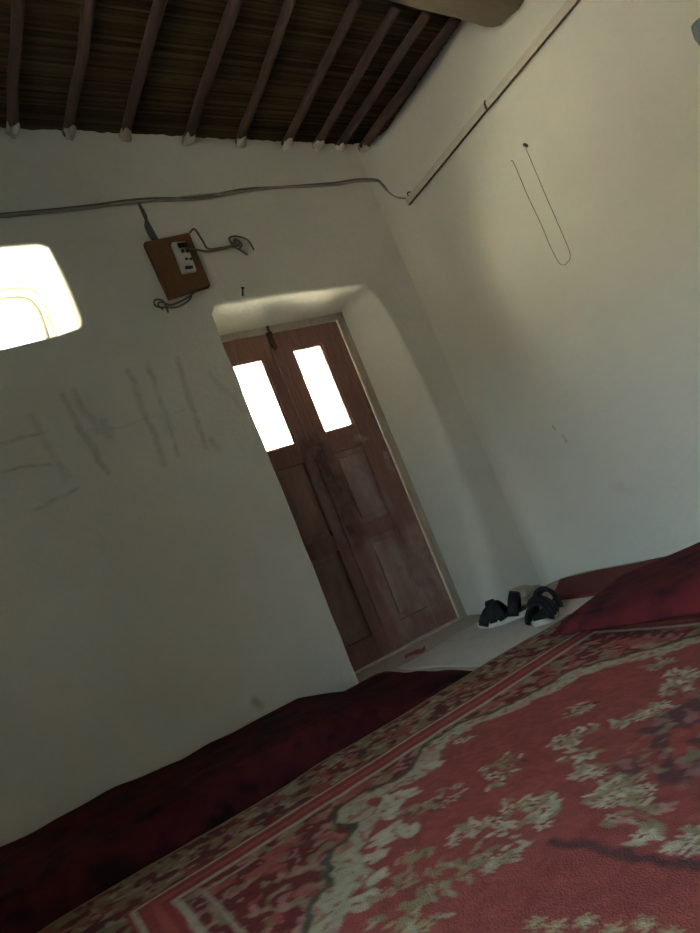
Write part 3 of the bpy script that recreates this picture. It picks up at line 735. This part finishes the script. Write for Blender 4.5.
# side bands and outer border
outm = (GX < SX0) | (GX > SX1) | (GY > SY)
put(outm*1.0, MAROON*.9)
vb = vnoise(WX, WY, 34, 31); vb2 = vnoise(WX, WY, 52, 32); vb3 = vnoise(WX, WY, 22, 33)
put(outm*np.clip((vb-.42)*6, 0, 1), OLIVE*.9, .8); put(outm*np.clip((vb3-.60)*6, 0, 1), RED*.8, .8); put(outm*np.clip((vb2-.66)*8, 0, 1), CREAM*.62, .7); put(outm*np.clip((.3-vb)*8, 0, 1), PURP*.7, .7)
for k in range(15):
    x = X0+.09+k*.12; flower(x, Y1-.115+.02*(-1)**k, .030, PINK*.75, MAROON)
LX = GX+.006*(vnoise(GX, GY, 18, 81)-.5); LYY = GY+.006*(vnoise(GX, GY, 18, 82)-.5)
def rectd(x0, x1, y1): return np.maximum(np.maximum(x0-LX, LX-x1), LYY-y1)   # <0 inside
rd = rectd(SX0, SX1, SY)
put(soft(np.abs(rd-.045)-.052, .006), MAROON*1.5); put(soft(np.abs(rd-.04)-.010, .008), RED*1.05)
put(soft(np.abs(rd-.082)-.006, .006), CREAM*.72); put(soft(np.abs(rd)-.009, .007), CREAM*.70)
put(soft(np.abs(rd+.05)-.005, .006)*(WX < -2.2), CREAM*.6)
re_ = np.maximum(np.maximum(X0-GX, GX-X1), GY-Y1)
put(soft(np.abs(re_+.006)-.007, .006), OLIVE*.9, .9)
# sprays of the red field
for (x, y, r, n, pets) in [(-1.637, -1.14, .02, 3, [CREAM]), (-1.725, -1.375, .055, 9, [CREAM, OLIVE, PURP]), (-1.785, -1.41, .03, 5, [CREAM]), (-1.86, -1.34, .045, 8, [PURP, PINK, CREAM*.8]),
                           (-1.93, -1.30, .04, 7, [OLIVE, PINK]), (-1.86, -1.575, .075, 24, [CREAM]), (-1.93, -1.50, .04, 8, [CREAM*.9]), (-1.945, -1.64, .03, 5, [CREAM]), (-2.045, -1.50, .06, 13, [OLIVE*1.5, PINK, OLIVE]), (-1.994, -1.60, .05, 11, [OLIVE*1.4, CREAM*.8]),
                           (-2.094, -1.61, .05, 10, [OLIVE*1.4, CREAM*.7]), (-2.118, -1.49, .04, 6, [PINK, OLIVE]), (-2.168, -1.60, .06, 14, [CREAM*.85, OLIVE*1.5]), (-1.46, -1.38, .045, 7, [OLIVE, PURP, CREAM*.8]),
                           (-1.277, -1.53, .05, 13, [CREAM]), (-1.33, -1.56, .04, 8, [CREAM*.9]), (-1.435, -1.58, .045, 11, [CREAM]), (-1.495, -1.535, .035, 7, [CREAM*.85]), (-1.539, -1.47, .025, 5, [CREAM]), (-1.60, -1.455, .035, 9, [CREAM]), (-1.637, -1.53, .04, 9, [CREAM]),
                           (-1.692, -1.59, .035, 9, [CREAM]), (-1.72, -1.69, .04, 12, [CREAM]), (-1.755, -1.69, .035, 8, [CREAM]), (-1.742, -1.75, .03, 6, [CREAM]), (-1.758, -1.80, .022, 4, [PINK*1.2]), (-1.809, -1.77, .03, 5, [PINK, CREAM*.8]), (-1.825, -1.83, .03, 7, [CREAM]), (-1.82, -1.89, .03, 7, [CREAM]),
                           (-1.20, -1.42, .04, 8, [CREAM*.8, PINK])]:
    spray(x, y, r, n, pets)
for (x, y) in ((-2.04, -1.831), (-2.015, -1.863), (-2.012, -1.904), (-1.986, -1.933), (-1.987, -1.972), (-2.05, -1.80)): flower(x, y, .017, OLIVE*1.7, CREAM*.8)
med = np.hypot((WX+1.50)/.22, (WY+1.78)/.21)+.25*(vnoise(WX, WY, 12, 41)-.5)
mm_ = np.clip((1-med)*6, 0, 1)
put(mm_*np.clip((vnoise(WX, WY, 38, 42)-.34)*5, 0, 1), PURP*.9, .85); put(mm_*np.clip((vb2-.60)*7, 0, 1), PINK*.8, .6); put(mm_*np.clip((vb-.62)*7, 0, 1), OLIVE, .7)
put(soft(polyd([(-1.895, -1.70), (-1.881, -1.787), (-1.878, -1.848), (-1.859, -1.937), (-1.84, -2.05)])-.012, .012), PURP*.8, .85)
col *= 1.3*(.85+.3*vnoise(GX, GY, 90, 51))[..., None]
nx, ny = GX.shape
GZ = .014+.004*(vnoise(GX, GY, 5, 61)-.3)+.008*np.exp(-((GY-Y1)/.04)**2)*(vnoise(GX, GY, 7, 62)-.1)
me = bpy.data.meshes.new('patterned_rug')
vt_ = np.stack([GX, GY, GZ], -1).reshape(-1, 3)
idx = np.arange(nx*ny).reshape(nx, ny)
q = np.stack([idx[:-1, :-1], idx[:-1, 1:], idx[1:, 1:], idx[1:, :-1]], -1).reshape(-1, 4)
per = np.concatenate([idx[:, 0], idx[-1, 1:], idx[-2::-1, -1], idx[0, -2:0:-1]])
vlow = vt_[per].copy(); vlow[:, 2] = .0075; lo_i = np.arange(len(per))+nx*ny
sk = np.stack([per, np.roll(per, -1), np.roll(lo_i, -1), lo_i], -1)
V = np.concatenate([vt_, vlow]); F = np.concatenate([q, sk])
me.vertices.add(len(V)); me.vertices.foreach_set('co', V.ravel().astype(np.float32))
me.loops.add(F.size); me.loops.foreach_set('vertex_index', F.ravel().astype(np.int32))
me.polygons.add(len(F)); me.polygons.foreach_set('loop_start', np.arange(0, F.size, 4, dtype=np.int32)); me.polygons.foreach_set('loop_total', np.full(len(F), 4, dtype=np.int32))
me.update(calc_edges=True); me.validate()
at = me.color_attributes.new('weave', 'FLOAT_COLOR', 'POINT')
ca = np.ones((len(V), 4), np.float32); ca[:nx*ny, :3] = col.reshape(-1, 3); ca[nx*ny:, :3] = OLIVE*.6
at.data.foreach_set('color', ca.ravel())
M_rug = mat('rug_pile', (.2, .05, .05), .95, 0, 8, None, .5, 260, .08)
_t = M_rug.node_tree; _at = _t.nodes.new('ShaderNodeVertexColor'); _at.layer_name = 'weave'; _t.links.new(_at.outputs[0], _t.nodes['Principled BSDF'].inputs['Base Color'])
rug = link('patterned_rug', me, M_rug); tag(rug, 'large red floral rug with cream scalloped border and dark medallion', 'rug')

# ---------------------------------------------------------------- sandals and the crumpled bag
def sandal(loc, rotz, label, L=.265, hs=1.0, roll=0):
    t = empty('sandal', loc); t.rotation_euler = (roll, 0, rotz); tag(t, label, 'sandal', 'pair of black sandals by the door')
    def outline(sc=1.0):
        o = []
        for k in range(36):
            a = 2*PI*k/36; x = math.cos(a)*L/2; wd = .048 if x > 0 else .038
            y = math.sin(a)*wd*(1-.12*math.cos(2*a))*1.0; o.append((x*sc, y*sc+.004*math.sin(x*18)))
        return o
    def plate(z0, z1, sc, curve):
        bm = bmesh.new(); o = outline(sc); lo = []; hi = []
        for x, y in o:
            lift = .018*max(0, abs(x)/(L/2)-.55)**1.5*curve*2
            lo.append(bm.verts.new((x, y, z0+lift))); hi.append(bm.verts.new((x, y, z1+lift)))
        bm.faces.new(lo[::-1]); bm.faces.new(hi)
        for k in range(36): bm.faces.new((lo[k], lo[(k+1) % 36], hi[(k+1) % 36], hi[k]))
        bmesh.ops.triangulate(bm, faces=[f for f in bm.faces if len(f.verts) > 4]); return bm
    s_ = obj('sole', plate(.0, .022, 1, 1), M_sole, t, False); s_['label'] = 'cream rubber sole'
    obj('footbed', plate(.0225, .030, .93, 1), M_foot, t, False)
    # two straps from each side lean together over the instep
    bm = bmesh.new()
    def arch_(x0, x1, h, wd):
        P_ = [];
        for k in range(15):
            a = PI*k/14; zz = .018+h*math.sin(a)**.75; P_.append((x0+(x1-x0)*math.sin(a), .049*math.cos(a)*(1-.1*math.sin(a)), zz))
        strap(bm, P_, (1, 0, 0), .012, wd)
    arch_(.095, .050, .062*hs, .042); obj('front_strap', bm, M_shoe, t)
    bm = bmesh.new(); arch_(.000, .030, .075*hs, .040); obj('instep_strap', bm, M_shoe, t)
    bm = bmesh.new(); arch_(.045, .042, .085*hs, .036)
    obj('cross_strap', bm, M_shoe, t)
    bm = bmesh.new(); P_ = []
    for k in range(21):
        a = PI*k/20; P_.append((-.045-.03*math.sin(a), .050*math.cos(a), .020+.082*hs*math.sin(a)**.8))
    strap(bm, P_, (1, 0, .5), .016, .044); obj('heel_strap', bm, M_shoe, t)
    bm = bmesh.new(); box(bm, (.070, -.036, .066), (.016, .006, .020), bevel=.002); obj('buckle', bm, M_buckle, t, False)
    return t
sandal((-.70, -.30, .012), math.atan2(.21, -.16), 'black sandal with cream sole, the one closer to the door')
sandal((-.735, -.585, .012), math.radians(208), 'black sandal with cream sole, the one touching the crimson mattress')
bm = bmesh.new(); bmesh.ops.create_icosphere(bm, subdivisions=4, radius=1)
for v in bm.verts:
    n_ = 1+.45*nz(v.co.x*1.8, v.co.y*1.8, v.co.z*1.8+4)+.2*abs(nz(v.co.x*5, v.co.y*5, v.co.z*5))
    v.co = Vector((v.co.x*.085*n_, v.co.y*.06*n_, max(-.028, v.co.z*.045*n_)+.029))
o = obj('crumpled_bag', bm, M_bag); o.location = (-.44, -.165, .012); o.rotation_euler = (0, 0, -.9)
tag(o, 'crumpled beige paper bag on the floor behind the sandals', 'bag')
